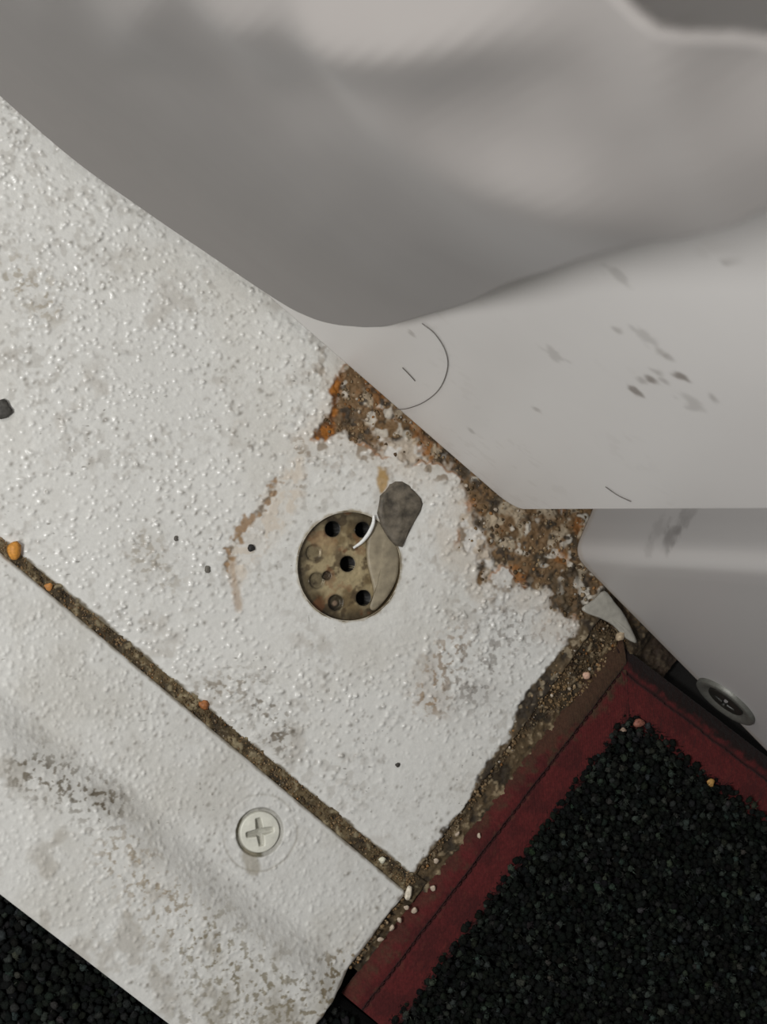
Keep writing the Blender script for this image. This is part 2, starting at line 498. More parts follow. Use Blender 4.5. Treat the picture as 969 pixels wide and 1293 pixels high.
# ------------------------------------------------------------------ threshold strip (joggled over the carpet)
SO = at(513, 1126)[:2]
SU = SO - at(0, 697)[:2]; SU /= np.linalg.norm(SU); SV = np.array([-SU[1], SU[0]])
def xys(a, b): return SO[0] + a * SU[0] - b * SV[0], SO[1] + a * SU[1] - b * SV[1]
def abs_(P): d = np.asarray(P)[..., :2] - SO; return d @ SU, -(d @ SV)
WID = abs_(at(100, 1206.5, 5.4))[1]
C1, C2 = abs_(at(140, 972, 1))[1], abs_(at(140, 1058, 5))[1]
ts = empty('threshold_strip', (*xys(-60, 30), 0))
tag(ts, 'white painted threshold strip with a raised lip over the black carpet', 'threshold strip')
av = np.arange(-230, .01, ST); bv = np.arange(0, WID + .01, ST)
A, B = np.meshgrid(av, bv)
cr = 9.0   # rounded far corner
ex = np.where(B > WID - cr, cr - np.sqrt(np.maximum(cr ** 2 - (B - (WID - cr)) ** 2, 0)), 0)
A = A - sstep(-25, 0, A) * (ex + (vnoise(B, B * 0, 2.2, 41) - .5) * .5)
X, Y = xys(A, B)
nb, nm, nf, npx = fbm(X, Y, 24, 503), fbm(X, Y, 7, 511), fbm(X, Y, 2.0, 523, 3), vnoise(X, Y, .6, 531)
Z = np.zeros_like(X)
D0 = np.zeros_like(X)
stamp(Z, ST, ST, 8200, (.05, .26), (.25, .5), 13, .45 + .8 * fbm(X, Y, 20, 540, 2), D0)
Z += (nf - .5) * .14 + (nm - .5) * .18 + (npx - .5) * .03
wob = (fbm(A, B * 0, 30, 71, 2) - .5) * 3
Z += .2 + 5.2 * sstep(C1, C2, B + wob)
Z -= .5 * sstep(.7, 0, B) + .35 * sstep(WID - .9, WID, B) + .3 * sstep(.7, 0, -A - ex)
SC = at(328.5, 1051, .2)[:2]
rs = np.hypot(X - SC[0], Y - SC[1])
Z += -.9 * (sstep(6.15, 5.8, rs))
Z += -.08 * np.exp(-((rs - 9.3 - (nm - .5) * 1.5) / .22) ** 2)
C = np.ones(X.shape + (3,)) * lin(198, 197, 192)
C *= (1 + (nb[..., None] - .5) * .12)
C = mix(C, lin(168, 164, 154), sstep(.5, .75, nb) * .4)
zone = sstep(C1 + 2, C2 + 3, B)
C = mix(C, lin(140, 132, 118), sstep(.52, .68, nm) * sstep(.46, .6, fbm(X, Y, 16, 555)) * (.12 + .3 * zone))
for l, k, c_ in (([(40, 970), (130, 1015)], 8, (104, 96, 82)), ([(240, 1180), (330, 1250), (400, 1265)], 13, (128, 120, 102)), ([(310, 1272), (250, 1290)], 9, (140, 134, 120)),
                 ([(150, 1080), (215, 1150)], 9, (150, 140, 124)), ([(432, 1226), (452, 1212)], 5, (134, 118, 92)), ([(405, 1255), (430, 1230)], 7, (122, 112, 92))):
    dd = seg_dist(X, Y, pts(l, 3)) / k * 5
    C = mix(C, lin(*c_), np.clip(sstep(6.5, 0, dd) * (sstep(.56, .68, fbm(X, Y, 1.15, 613, 3)) * .9 + .22 * sstep(.4, .7, nm)), 0, 1))
sp = vnoise(X, Y, .75, 601)
C = mix(C, lin(96, 90, 78), sstep(.93, .985, sp) * sstep(.45, .7, fbm(X, Y, 15, 602, 2)) * .8)
C = mix(C, lin(112, 105, 94), np.clip(D0, 0, 1) * sstep(.3, .7, fbm(X, Y, 17, 609, 3)) * .75)
th_ = np.arctan2(Y - SC[1], X - SC[0])
C = mix(C, lin(92, 87, 68), sstep(6.35, 5.9, rs) * (.45 + .5 * sstep(.3, .6, vnoise(th_ + 4, th_ * 0, .8, 77))))
C = mix(C, lin(150, 146, 136), .6 * np.exp(-((rs - 9.3 - (nm - .5) * 1.5) / .3) ** 2) * sstep(.4, .6, nm))
C = mix(C, lin(140, 132, 114), sstep(2.4, 1.2, seg_dist(X, Y, pts([(314, 1080), (320, 1096)]))) * .6)
C = mix(C, lin(110, 98, 74), sstep(.6, -.2, B - .2 - (nf - .5) * 1.2) * .7)
C = mix(C, lin(96, 82, 64), sstep(.8, -.4, -A - ex - (nf - .4) * 2.5) * .7)
Rg = .42 + .2 * nm
kp = ~((rs < 4.6)[:-1, :-1])
grid_obj('strip_plate', X, Y, Z, M['paint'], ts, np.clip(C, 0, .9), Rg, kp, skirt=1.0, flip=True)

def phillips(name, centre, R, zt, colour, parent, rot, arm, wid, depth, mat, normal=None, dirt=(60, 58, 48), label=None):
    """Domed screw head with a cross recess, as one polar sheet; local frame optional."""
    nr_, nt_ = 34, 96
    rr = np.linspace(0, 1, nr_) * R
    th = np.linspace(0, 2 * math.pi, nt_, endpoint=False)
    RR, TT = np.meshgrid(rr, th, indexing='ij')
    u, v = RR * np.cos(TT), RR * np.sin(TT)
    c, s = math.cos(rot), math.sin(rot)
    p, q = u * c + v * s, -u * s + v * c
    w1 = wid * (1 - .35 * np.abs(p) / arm); w2 = wid * (1 - .35 * np.abs(q) / arm)
    m1 = sstep(w1 * .5 + .12, w1 * .5 - .22, np.abs(q)) * sstep(arm + .15, arm - .45, np.abs(p))
    m2 = sstep(w2 * .5 + .12, w2 * .5 - .22, np.abs(p)) * sstep(arm + .15, arm - .45, np.abs(q))
    cross = np.maximum(m1, m2)
    z = .35 * (1 - (RR / R) ** 2) - cross * depth * (1.25 - .7 * RR / arm).clip(.35, 1.3) - .9 * sstep(R - .45, R, RR)
    Cc = np.ones(u.shape + (3,)) * lin(*colour) * (1 + (fbm(u, v, 2.2, 9)[..., None] - .5) * .25)
    Cc = mix(Cc, lin(*dirt), np.clip(cross * .45 + .6 * sstep(R - .5, R, RR), 0, 1))
    fr = []
    for i in range(nr_ - 1):
        for j in range(nt_):
            k = (j + 1) % nt_
            fr.append((i * nt_ + j, (i + 1) * nt_ + j, (i + 1) * nt_ + k, i * nt_ + k))
    if normal is None:
        V = np.stack([centre[0] + u, centre[1] + v, zt + z], -1).reshape(-1, 3)
    else:
        e1, e2, e3 = normal
        V = (np.asarray(centre) + u[..., None] * e1 + v[..., None] * e2 + z[..., None] * e3).reshape(-1, 3)
    o = mesh_obj(name, V, np.array(fr), mat, parent, np.clip(Cc, 0, .9).reshape(-1, 3), np.full(len(V), .4))
    if label: o['label'] = label
    return o

phillips('screw', SC, 5.35, .05, (205, 204, 192), ts, math.radians(8), 3.6, 2.0, 1.5, M['paint'], dirt=(74, 70, 58), label='painted cross-head screw')

# ------------------------------------------------------------------ grime in the joint and along the panel edge
def grime_strip(name, A, B, fn, z, seed, parent, dark, mid, pale):
    X, Y = fn(A, B)
    n1, n2, n3 = fbm(X, Y, 5, seed, 3), fbm(X, Y, 1.6, seed + 5, 3), vnoise(X, Y, .7, seed + 9)
    Z = z + (n2 - .5) * 1.1 + (n1 - .5) * .6 + (n3 - .5) * .25
    C = np.ones(X.shape + (3,)) * lin(*mid)
    C = mix(C, lin(*dark), sstep(.42, .62, n1))
    C = mix(C, lin(*pale), sstep(.58, .74, n2) * .8)
    C = mix(C, lin(40, 34, 26), sstep(.6, .75, 1 - n2) * .8)
    return X, Y, Z, C
gj = []
av = np.arange(-235, 4, .3); bv = np.arange(-5.4, .9, .3)
A, B = np.meshgrid(av, bv)
r1 = grime_strip('grime', A, B, xy, -.55, 700, None, (62, 52, 36), (92, 79, 56), (136, 124, 98))
o = grid_obj('joint_grime', *r1[:3], M['grime'], None, np.clip(r1[3], 0, .9), skirt=1.5)
tag(o, 'brown grime packed in the long joint between the white panel and the strip', 'grime', kind='stuff')
av = np.arange(-7, 26, .3); bv = np.arange(-27, 104, .3)
A, B = np.meshgrid(av, bv)
X, Y, Z, C = grime_strip('grime', A, B, xy, -.95, 720, None, (50, 42, 30), (80, 66, 46), (140, 124, 98))
t = sstep(20, 60, B)
C = mix(C, lin(62, 42, 26), t * .5 * sstep(.4, .6, fbm(X, Y, 6, 733)))
Z = Z - .8 * sstep(2, -8, B) - 2.6 * sstep(12, 17, A)
C = mix(C, lin(34, 25, 18), sstep(9, 15, A) * .8)  # shade of the recess by the wall painted into the grime colour
o = grid_obj('edge_grime', X, Y, Z, M['grime'], None, np.clip(C, 0, .9), skirt=1.5)
tag(o, 'dark brown grime between the white panel edge and the red carpet binding', 'grime', kind='stuff')

# loose grains: real pebbles of dirt on the worn zone, in the joint and along the edge
def scatter(n, amin, amax, bmin, bmax, seed, test):
    r = np.random.default_rng(seed)
    a, b = r.uniform(amin, amax, n), r.uniform(bmin, bmax, n)
    x, y = xy(a, b)
    k = test(a, b, x, y)
    return np.stack([x[k], y[k]], -1), a[k], b[k]
def field_A(a, b, x, y):
    s = poly_sd(x, y, PA) + (fbm(x, y, 7, 11) - .5) * 7 + (fbm(x, y, 2, 23, 3) - .5) * 3
    isl_ = poly_sd(x, y, PI1) + (fbm(x, y, 2, 23, 3) - .5) * 6
    return (s < -.3) & (a < -1) & ((isl_ > .5) | (rng.random(len(x)) < .18))
cols = np.array([lin(60, 50, 36), lin(96, 78, 52), lin(146, 96, 46), lin(166, 150, 124), lin(124, 110, 86), lin(196, 190, 178), lin(82, 62, 40)])
def grains(P, z, rmin, rmax, prob, seed, name, label):
    r = np.random.default_rng(seed)
    rad = rmin + (rmax - rmin) * r.random(len(P)) ** 2.2
    c = cols[r.choice(len(cols), len(P), p=prob)] * r.uniform(.75, 1.2, (len(P), 1))
    t_ = fbm(P[:, 0], P[:, 1], 5, seed, 2)[:, None]          # neighbouring grains share a tone
    c = c * .45 + .55 * np.where(t_ > .5, lin(122, 98, 68), lin(74, 58, 38))
    V, F_, C_ = blobs(np.column_stack([P, z + rad * .15]), rad, np.clip(c, 0, .85), seed, .75)
    o = mesh_obj(name, V, F_, M['grime'], None, C_, smooth=True)
    tag(o, label, 'dirt', kind='stuff')
P, a, b = scatter(6500, -110, -1, 35, 120, 801, field_A)
grains(P, np.full(len(P), -.3), .12, .6, [.20, .22, .09, .22, .17, .05, .05], 802, 'grime_crust', 'brown and orange gritty crust on the worn floor below the wall panel')
P, a, b = scatter(2600, -190, 1, -3.4, .6, 803, lambda a, b, x, y: (b < .3 + (fbm(x, y, 3, 9) - .5) * 2))
grains(P, np.full(len(P), -.5), .1, .36, [.34, .30, .03, .08, .2, .01, .04], 804, 'joint_grit', 'fine brown grit lying in the long floor joint')
P, a, b = scatter(3600, -6, 9, -28, 84, 805, lambda a, b, x, y: (-a < 1.0 + 4.2 * sstep(25, 62, b) * rng.random(len(a)) + 1.0 * rng.random(len(a))) & (a < 1.5 + 8 * sstep(45, 72, b)))
grains(P, np.full(len(P), -.55), .12, .55, [.36, .26, .03, .10, .15, .03, .07], 806, 'edge_grit', 'dark gritty crumbs along the worn right edge of the white panel')

# ------------------------------------------------------------------ drain
dr = empty('floor_drain', (DC[0], DC[1], -2))
tag(dr, 'round tan metal floor drain with drilled holes set in the white panel', 'drain')
ZP = -1.7
dst = .2
gx, gy = np.meshgrid(np.arange(-14.2, 14.21, dst), np.arange(-14.2, 14.21, dst))
X, Y = DC[0] + gx, DC[1] + gy
rr = np.hypot(gx, gy)
holes = [((439, 712), 1.95, 9, 1), ((420, 668), 1.95, 9, 1), ((458, 669), 1.95, 7, 1), ((396, 698), 2.0, .5, .45), ((400, 733), 2.0, .7, .55), ((413, 727), 1.1, .9, .8),
         ((424, 761), 1.95, 1.4, .8), ((459, 755), 1.95, 9, 1), ((487, 712), 1.95, 9, 1)]
Z = ZP + (fbm(X, Y, 3, 61, 3) - .5) * .3 + (vnoise(X, Y, .6, 62) - .5) * .08
C = np.ones(X.shape + (3,)) * lin(160, 145, 112)
C = mix(C, lin(112, 96, 68), sstep(.44, .64, fbm(X, Y, 6, 63)))
C = mix(C, lin(74, 60, 42), sstep(.55, .68, fbm(X, Y, 3.2, 64)) * .8)
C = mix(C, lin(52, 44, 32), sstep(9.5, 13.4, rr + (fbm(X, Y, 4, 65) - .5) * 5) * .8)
C = mix(C, lin(120, 72, 40), sstep(.62, .72, fbm(X, Y, 4, 66)) * .4)
C = mix(C, lin(172, 152, 116), sstep(3.6, 1, np.hypot(*(np.array([X, Y]) - at(414, 690, ZP)[:2, None, None]))) * .6)
deep = np.zeros(X.shape, bool)
for (pxy, r_, dep, dk) in holes:
    h = at(*pxy, ZP)[:2]
    d = np.hypot(X - h[0], Y - h[1])
    nr_ = np.abs(d - r_) < dst * .6
    s_ = np.where(nr_, r_ / np.maximum(d, 1e-6), 1)
    X = h[0] + (X - h[0]) * s_; Y = h[1] + (Y - h[1]) * s_
    inn = d < r_ - dst * .5
    Z = np.where(inn, ZP - dep + (fbm(X, Y, 1.2, 67) - .5) * .4 * min(dep, 1), Z)
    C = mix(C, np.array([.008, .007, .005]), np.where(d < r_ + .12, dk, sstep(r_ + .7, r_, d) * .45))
h = at(425, 762, ZP)[:2]
C = mix(C, lin(150, 128, 108), sstep(.9, .4, np.hypot(X - h[0], Y - h[1])) * .8)
ks = (rr < 14.1)[:-1, :-1]
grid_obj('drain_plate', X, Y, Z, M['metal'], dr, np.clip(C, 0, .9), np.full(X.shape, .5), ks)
# raised lip round the opening
n = 128
V, Fc, Cc = [], [], []
prof = [(DR + .1, -2.4), (DR - .05, -1.2), (DR + .0, -.25), (DR + .12, -.05), (DR + .3, -.02), (DR + .5, -.3)]
for i in range(n):
    w = 2 * math.pi * i / n
    for (r_, z_) in prof:
        V.append((DC[0] + r_ * math.cos(w), DC[1] + r_ * math.sin(w), z_ + .05 * math.sin(5 * w)))
        k = vnoise(np.array(i * .35), np.array(0.), 1.0, 5)
        c_ = lin(84, 72, 52) if z_ < -.2 and r_ < DR + .2 else (lin(140, 130, 106) if k > .55 else lin(98, 86, 64))
        Cc.append(c_)
m = len(prof)
for i in range(n):
    for k in range(m - 1):
        j = (i + 1) % n
        Fc.append((i * m + k, i * m + k + 1, j * m + k + 1, j * m + k))
mesh_obj('drain_rim', V, np.array(Fc)[:, ::-1], M['metal'], dr, np.array(Cc), np.full(len(V), .45))
# swivel cover: pale leaf over the right of the drain and its dark tab
leaf = refine(pts([(476, 650), (490, 668), (503, 686), (505, 706), (503, 728), (494, 748), (482, 764), (472, 771), (468, 765), (473, 750), (470, 732), (465, 712), (464, 690), (468, 668)], -.6), 3)
V, Fc = pillow(leaf, -1.5, -.35, rough=.05, seed=3)
lf = mesh_obj('cover_leaf', V, Fc, M['leaf'], dr); lf['label'] = 'pale grey leaf covering the right of the drain'
tabp = ccw(pts([(479, 634), (480, 626), (487, 619), (493, 611), (500, 607), (509, 608), (517, 613), (525, 620), (533, 629), (535, 636), (532, 645), (526, 656), (520, 668), (514, 681), (509, 691), (501, 689), (494, 682), (487, 672), (481, 661), (477, 648)], .5))
V, Fc = pillow(tabp, -1.5, 1.0, ((1, 0), (1, .6), (.95, .82), (.86, .95), (.72, .84), (.55, .98), (.36, .86), (.18, 1.0)), rough=.2, seed=5)
tb = mesh_obj('cover_tab', V, Fc, M['tab'], dr); tb['label'] = 'dark grey crusted tab of the drain cover'

# white sliver curling out of the drain
pth = [np.append(p, z) for p, z in zip(pts([(471, 651), (470, 661), (465, 673), (457, 684), (447, 692)], 0), (.7, .8, .6, .2, -.4))]
pth = spline(pth, 8)
rad = [.20 + .32 * math.sin(math.pi * min(1, .12 + .8 * i / len(pth))) for i in range(len(pth))]
V, Fc = tube(pth, rad, 8)
o = mesh_obj('plastic_sliver', V, Fc, M['sliver'])
tag(o, 'thin curved white plastic sliver lying across a drain hole', 'plastic sliver')

# ------------------------------------------------------------------ carpets
def tufts(P, z, r0, r1, seed, cdark, clight, tall):
    r = np.random.default_rng(seed)
    rad = r.uniform(r0, r1, len(P))
    k = r.random((len(P), 1)) ** 6
    c = np.array(cdark) * (1 - k) + np.array(clight) * k
    c = c * (1 + r.normal(0, .08, (len(P), 3)))
    return blobs(np.column_stack([P, z]), rad, np.clip(c, .002, .8), seed, up=tall, jit=.22)
def fuzz(V, F_, C_, P, z, k, seed):
    """short loose yarn ends on the tufts: thin three-sided spikes added to the pile"""
    r = np.random.default_rng(seed)
    n = len(P) * k
    b = np.column_stack([np.repeat(P, k, 0) + r.normal(0, .6, (n, 2)), np.repeat(z, k) + .3])
    tip = b + np.column_stack([r.normal(0, .55, (n, 2)), r.uniform(.5, 1.3, n)])
    th = r.uniform(0, 6.28, n)
    W_ = np.zeros((n, 4, 3))
    for q in range(3):
        W_[:, q] = b + .15 * np.column_stack([np.cos(th + q * 2.094), np.sin(th + q * 2.094), np.zeros(n)])
    W_[:, 3] = tip
    f = np.array([(0, 1, 3), (1, 2, 3), (2, 0, 3)])
    F2 = (f[None] + 4 * np.arange(n)[:, None, None]).reshape(-1, 3) + len(V)
    c = np.repeat(C_.reshape(-1, 12, 3)[:, 0], k, 0) * r.uniform(.7, 1.6, (n, 1))
    return np.concatenate([V, W_.reshape(-1, 3)]), np.concatenate([F_, F2]), np.concatenate([C_, np.repeat(c, 4, 0)])
def jgrid(u0, u1, v0, v1, st, seed):
    r = np.random.default_rng(seed)
    u, v = np.meshgrid(np.arange(u0, u1, st), np.arange(v0, v1, st))
    u = u + (np.arange(len(u)) % 2)[:, None] * st * .5
    return (u + r.uniform(-.42, .42, u.shape) * st).ravel(), (v + r.uniform(-.42, .42, v.shape) * st).ravel()

DARK, LITE = (.0058, .0070, .0062), (.040, .046, .040)
# carpet under the lip of the strip
ck = empty('carpet', (*xys(-60, WID + 10), -6))
tag(ck, 'black looped carpet running under the lip of the white strip', 'carpet')
u, v = jgrid(-230, 36, WID - 26, WID + 70, 1.75, 901)
x, y = xys(u, v)
zz = rng.uniform(-1.4, .6, len(x))
V, F_, C_ = tufts(np.column_stack([x, y]), zz, .85, 1.35, 902, DARK, LITE, 1.15)
V, F_, C_ = fuzz(V, F_, C_, np.column_stack([x, y]), zz, 5, 903)
o = mesh_obj('pile', V, F_, M['pile'], ck, C_); tag(o, kind='stuff')
A, B = np.meshgrid(np.linspace(-235, 40, 40), np.linspace(WID - 30, WID + 74, 20))
X, Y = xys(A, B)
grid_obj('backing', X, Y, 0 * X - 2.2, M['pile'], ck, np.ones(X.shape + (3,)) * .006, skirt=3.5, flip=True)

# bound mat
MZ = .8
M0 = at(795, 905, MZ)[:2]
D1 = at(560, 1215, MZ)[:2] - M0; D1 /= np.linalg.norm(D1)
D2 = at(969, 1035, MZ)[:2] - M0; D2 /= np.linalg.norm(D2)
N1 = np.array([-D1[1], D1[0]]); N1 = N1 if N1 @ D2 < 0 else -N1      # outward from the left edge
N2 = np.array([-D2[1], D2[0]]); N2 = N2 if N2 @ D1 < 0 else -N2      # outward from the far edge
mt = empty('carpet_mat', (*(M0 + 40 * D1 + 40 * D2), -6))
tag(mt, 'black cut-pile carpet mat with a stitched dark red bound edge', 'carpet mat')
LEN1, LEN2 = 103.0, 150.0
u, v = jgrid(-.6, LEN1 + 3, -.6, LEN2, 1.55, 911)
x = M0[0] + u * D1[0] + v * D2[0]; y = M0[1] + u * D1[1] + v * D2[1]
zz = MZ + rng.uniform(-.9, .7, len(x)) + (fbm(x, y, 9, 912, 2) - .5) * 1.0
V, F_, C_ = tufts(np.column_stack([x, y]), zz, .72, 1.15, 913, (.0065, .0078, .0066), (.045, .055, .045), 1.05)
V, F_, C_ = fuzz(V, F_, C_, np.column_stack([x, y]), zz, 9, 915)
o = mesh_obj('pile', V, F_, M['pile'], mt, C_); tag(o, kind='stuff')
A, B = np.meshgrid(np.linspace(0, LEN1 + 3, 12), np.linspace(0, LEN2, 12))
X = M0[0] + A * D1[0] + B * D2[0]; Y = M0[1] + A * D1[1] + B * D2[1]
grid_obj('backing', X, Y, 0 * X - 1.2, M['pile'], mt, np.ones(X.shape + (3,)) * .005, skirt=4.5)

def binding(D, N, start_skew, L, W1, W2, seed, dirt):
    """woven tape folded over the mat edge: flat part, stitch groove, rolled bead"""
    st = .28
    lv = np.arange(0, 1.0001, st / L); wv = np.arange(-1.6, W1 + W2 + 1.5, st)
    T, W = np.meshgrid(lv, wv)
    # mitre at the corner: the start slides outwards with W
    S = start_skew * W * (1 - T) + T * L
    X = M0[0] + S * D[0] + W * N[0]; Y = M0[1] + S * D[1] + W * N[1]
    n1, n2, n3 = fbm(X, Y, 6, seed), fbm(X, Y, 1.7, seed + 3, 3), vnoise(X, Y, .55, seed + 5)
    Z = MZ - .15 + .35 * np.sin(np.clip((W + 1) / (W1 + 1), 0, 1) * math.pi) + (n1 - .5) * .7 + (n2 - .5) * .35 + (n3 - .5) * .22
    Z += .10 * np.sin(S * 2 * math.pi / .95) * np.sin(W * 2 * math.pi / .95)
    Z -= .75 * np.exp(-((W - W1 - (n1 - .5) * .8) / .38) ** 2)
    t = np.clip((W - W1) / W2, 0, 1.4)
    Z += np.where(W > W1, .3 * np.sin(np.clip(t, 0, 1) * math.pi) - 1.1 * t ** 2, 0)
    # scalloped bead between stitches
    Z += np.where(W > W1, .06 * np.sin(S * 2 * math.pi / 2.1) * sstep(0, .3, t), 0)
    Z -= .9 * sstep(0, -1.6, W)
    C = np.ones(X.shape + (3,)) * lin(82, 27, 27, 1.1)
    C = mix(C, lin(58, 20, 20, 1.2), sstep(.45, .65, n1) * .6)
    C = mix(C, lin(96, 38, 34, 1.1), sstep(.6, .78, n2) * .4)
    C = mix(C, lin(30, 14, 13), np.exp(-((W - W1 - (n1 - .5) * .8) / .42) ** 2) * .9)
    C = mix(C, lin(60, 46, 32, 1.2) if dirt is dL else lin(26, 16, 13, 1.0), dirt(S, W, n1, n2))  # real dirt on the panel side, painted shade on the wall side
    return X, Y, Z, C
dL = lambda S, W, n1, n2: np.clip(sstep(11.0, 14.5, W + (n2 - .5) * 7 + 5 * sstep(32, -4, S)) * (.35 + .5 * sstep(50, 5, S)) + sstep(.62, .74, n2) * .3 * sstep(4, 10, W), 0, .92)
bead_shade = lambda S, W, n1, n2: np.clip(sstep(9.2, 11.5, W + (n2 - .5) * 4) * .95, 0, .95)  # painted shade: darkens the bead in the gap beside the wall
# corner skew so that both strips meet along the mitre
mi = 1.0
X, Y, Z, C = binding(D1, N1, -mi, LEN1, 9.4, 5.0, 921, dL)
bL = grid_obj('binding', X, Y, Z, M['bind'], mt, np.clip(C, 0, .9), skirt=1.5, flip=True); bL['label'] = 'dark red woven edge binding beside the white panel'
X, Y, Z, C = binding(D2, N2, -mi, LEN2, 9.0, 4.4, 931, bead_shade)
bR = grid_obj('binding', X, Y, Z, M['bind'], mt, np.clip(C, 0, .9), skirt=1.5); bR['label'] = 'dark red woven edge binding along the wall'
# stitches in the groove
for (D, N, L, s0) in ((D1, N1, LEN1, 0),):
    Vs, Fs = [], []
    k = -7.0
    while k < L - 2:
        p0 = M0 + D * k + N * (9.4 + rng.normal(0, .12)); p1 = M0 + D * (k + 1.45) + N * (9.4 + rng.normal(0, .12))
        v_, f_ = tube([(*p0, MZ - .75), (*(p0 * .7 + p1 * .3), MZ - .3), (*(p0 * .3 + p1 * .7), MZ - .3), (*p1, MZ - .75)], .24, 5)
        Fs += [tuple(i + len(Vs) for i in f) for f in f_]; Vs += list(v_)
        k += 2.1
    o = mesh_obj('stitching', Vs, Fs, M['thread'], mt); tag(o, kind='stuff')

# ------------------------------------------------------------------ upright wall panels
def vplane(p, q, z):
    P, Q = at(*p, z), at(*q, z)
    d = (Q - P); d[2] = 0; d /= np.linalg.norm(d)
    n_ = np.array([d[1], -d[0], 0.0])
    if n_ @ (CAM - P) < 0: n_ = -n_
    return P, d, n_
UZ = np.array([0, 0, 1.0])

# large flat panel, rounded lower corner
PZ = 5.0
PP, PD, PN = vplane((440, 461), (622, 619), PZ)
def psh(x, y, off=0.0):
    q = at_plane(x, y, PP + PN * off, PN) - PP
    return q @ PD, q[2]
END = psh(656, 641)[0] + .6
S0, H1, RC = -210.0, 330.0, 6.0
sv = np.concatenate([np.arange(S0, -40, 4.0), np.arange(-40, END - RC, .5), END - RC + RC * np.sin(np.linspace(0, math.pi / 2, 14))])
hv = np.concatenate([np.arange(0, 175, .5), np.linspace(175, H1, 30)])
S, H = np.meshgrid(sv, hv)
t = np.clip((S - (END - RC)) / RC, 0, 1)
hmin = RC - RC * np.sqrt(np.maximum(1 - t * t, 0))
H = hmin + H * (1 - hmin / H1)
C = np.ones(S.shape + (3,)) * lin(206, 203, 200)
m1 = fbm(S, H, 30, 951)
C *= (1 + (m1[..., None] - .5) * .06)
def spot(C, S, H, plist, r, c_, k, seed, off=(0, 0)):
    for (x, y) in plist:
        s_, h_ = psh(x, y)
        d = np.hypot(S - s_, (H + PZ) - h_) + (fbm(S, H, 1.6, seed, 2) - .5) * r * 1.3
        C = mix(C, lin(*c_), sstep(r, r * .35, d) * k)
    return C
C = spot(C, S, H, [(818, 490), (838, 474), (878, 472)], 2.1, (96, 84, 74), .75, 961)
C = spot(C, S, H, [(800, 345), (893, 508), (715, 445), (832, 420)], 3.2, (156, 152, 148), .5, 963)
C = spot(C, S, H, [(852, 440), (865, 448), (828, 478), (848, 468), (940, 325), (796, 412), (605, 542), (690, 515), (530, 418), (920, 500), (858, 478)], 1.6, (136, 130, 124), .5, 965)
sm = sstep(.62, .72, fbm(S, H, 3, 967, 3)) * sstep(.5, .7, fbm(S, H, 26, 968, 2))
C = mix(C, lin(180, 175, 170), sm * .2)
pan = empty('cover_panel', PP + PD * 20)
tag(pan, 'smooth white upright cover panel with rounded lower corner and dark scuff marks', 'panel')
V0 = PP + S[..., None] * PD + H[..., None] * UZ
psheet = grid_obj('panel_sheet', V0[..., 0], V0[..., 1], V0[..., 2], M['laminate'], pan, np.clip(C, 0, .9), skirt=1, off=-PN * 2.2)

# wall with a rounded corner behind it
WZ = 4.0
foot = [(772, 560), (764, 600), (751, 641), (742, 662), (734, 681), (731, 694), (734, 706), (744, 718), (764, 738), (830, 805), (900, 876), (969, 946), (1040, 1018), (1140, 1119)]
fp = spline([at(x, y, WZ) for x, y in foot], 14)
seg = np.r_[0, np.cumsum(np.linalg.norm(np.diff(fp, axis=0), axis=1))]
n_s = int(seg[-1] / .6)
ss_ = np.linspace(0, seg[-1], n_s)
fx, fy = np.interp(ss_, seg, fp[:, 0]), np.interp(ss_, seg, fp[:, 1])
hv = np.concatenate([np.arange(0, 110, .6), np.linspace(110, 330, 30)])
FX, HH = np.meshgrid(fx, hv); FY, _ = np.meshgrid(fy, hv)
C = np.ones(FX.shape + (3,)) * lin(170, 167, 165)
WP, WD, WN = vplane((764, 738), (969, 946), WZ)
def near3(x, y, P, n_): return at_plane(x, y, P, n_)
BP, BD, BN = vplane((731, 690), (751, 641), WZ)
P3 = np.stack([FX, FY, HH + WZ], -1)
for (x, y, r_, k) in ((835, 668, 5, .22), (853, 675, 4.5, .38), (866, 655, 4.5, .32), (845, 685, 4, .25), (822, 690, 3.5, .2)):
    q = at_plane(x, y, BP, BN)
    d = np.linalg.norm(P3 - q, axis=-1)
    C = mix(C, lin(96, 92, 90), sstep(r_, r_ * .3, d + (fbm(P3[..., 0] + P3[..., 1], HH, 2.2, 971, 3) - .5) * 6) * k)
C = mix(C, lin(150, 140, 128), sstep(2.4, 0, HH - fbm(FX, FY, 5, 974) * 2.5) * .5)
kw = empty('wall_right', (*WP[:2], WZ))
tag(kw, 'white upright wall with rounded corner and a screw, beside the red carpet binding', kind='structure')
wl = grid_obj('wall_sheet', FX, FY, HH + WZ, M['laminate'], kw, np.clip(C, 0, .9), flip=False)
ms = wl.modifiers.new('thickness', 'SOLIDIFY'); ms.thickness = .0008; ms.offset = 0
# folded lower lip of the wall
Nf = np.stack([np.gradient(fy), -np.gradient(fx)], -1); Nf /= np.linalg.norm(Nf, axis=1)[:, None]
mid = np.array([fx.mean(), fy.mean()])
if np.sum((CAM[:2] - mid) * Nf[len(Nf) * 3 // 4]) < 0: Nf = -Nf
prof = [(0.02, 7.6), (.12, 7.4), (.18, 7.0), (.18, .2), (.1, -.3), (0, -.45), (-1.6, -.45)]
LX = np.array([fx + Nf[:, 0] * p for p, _ in prof]); LY = np.array([fy + Nf[:, 1] * p for p, _ in prof]); LZ = np.array([np.full(n_s, WZ + z) for _, z in prof])
k0 = int(np.argmin(np.hypot(fx - at(764, 738, WZ)[0], fy - at(764, 738, WZ)[1])))
grid_obj('wall_lip', LX[:, k0:], LY[:, k0:], LZ[:, k0:], M['laminate'], kw, np.ones(LX[:, k0:].shape + (3,)) * lin(168, 165, 163))
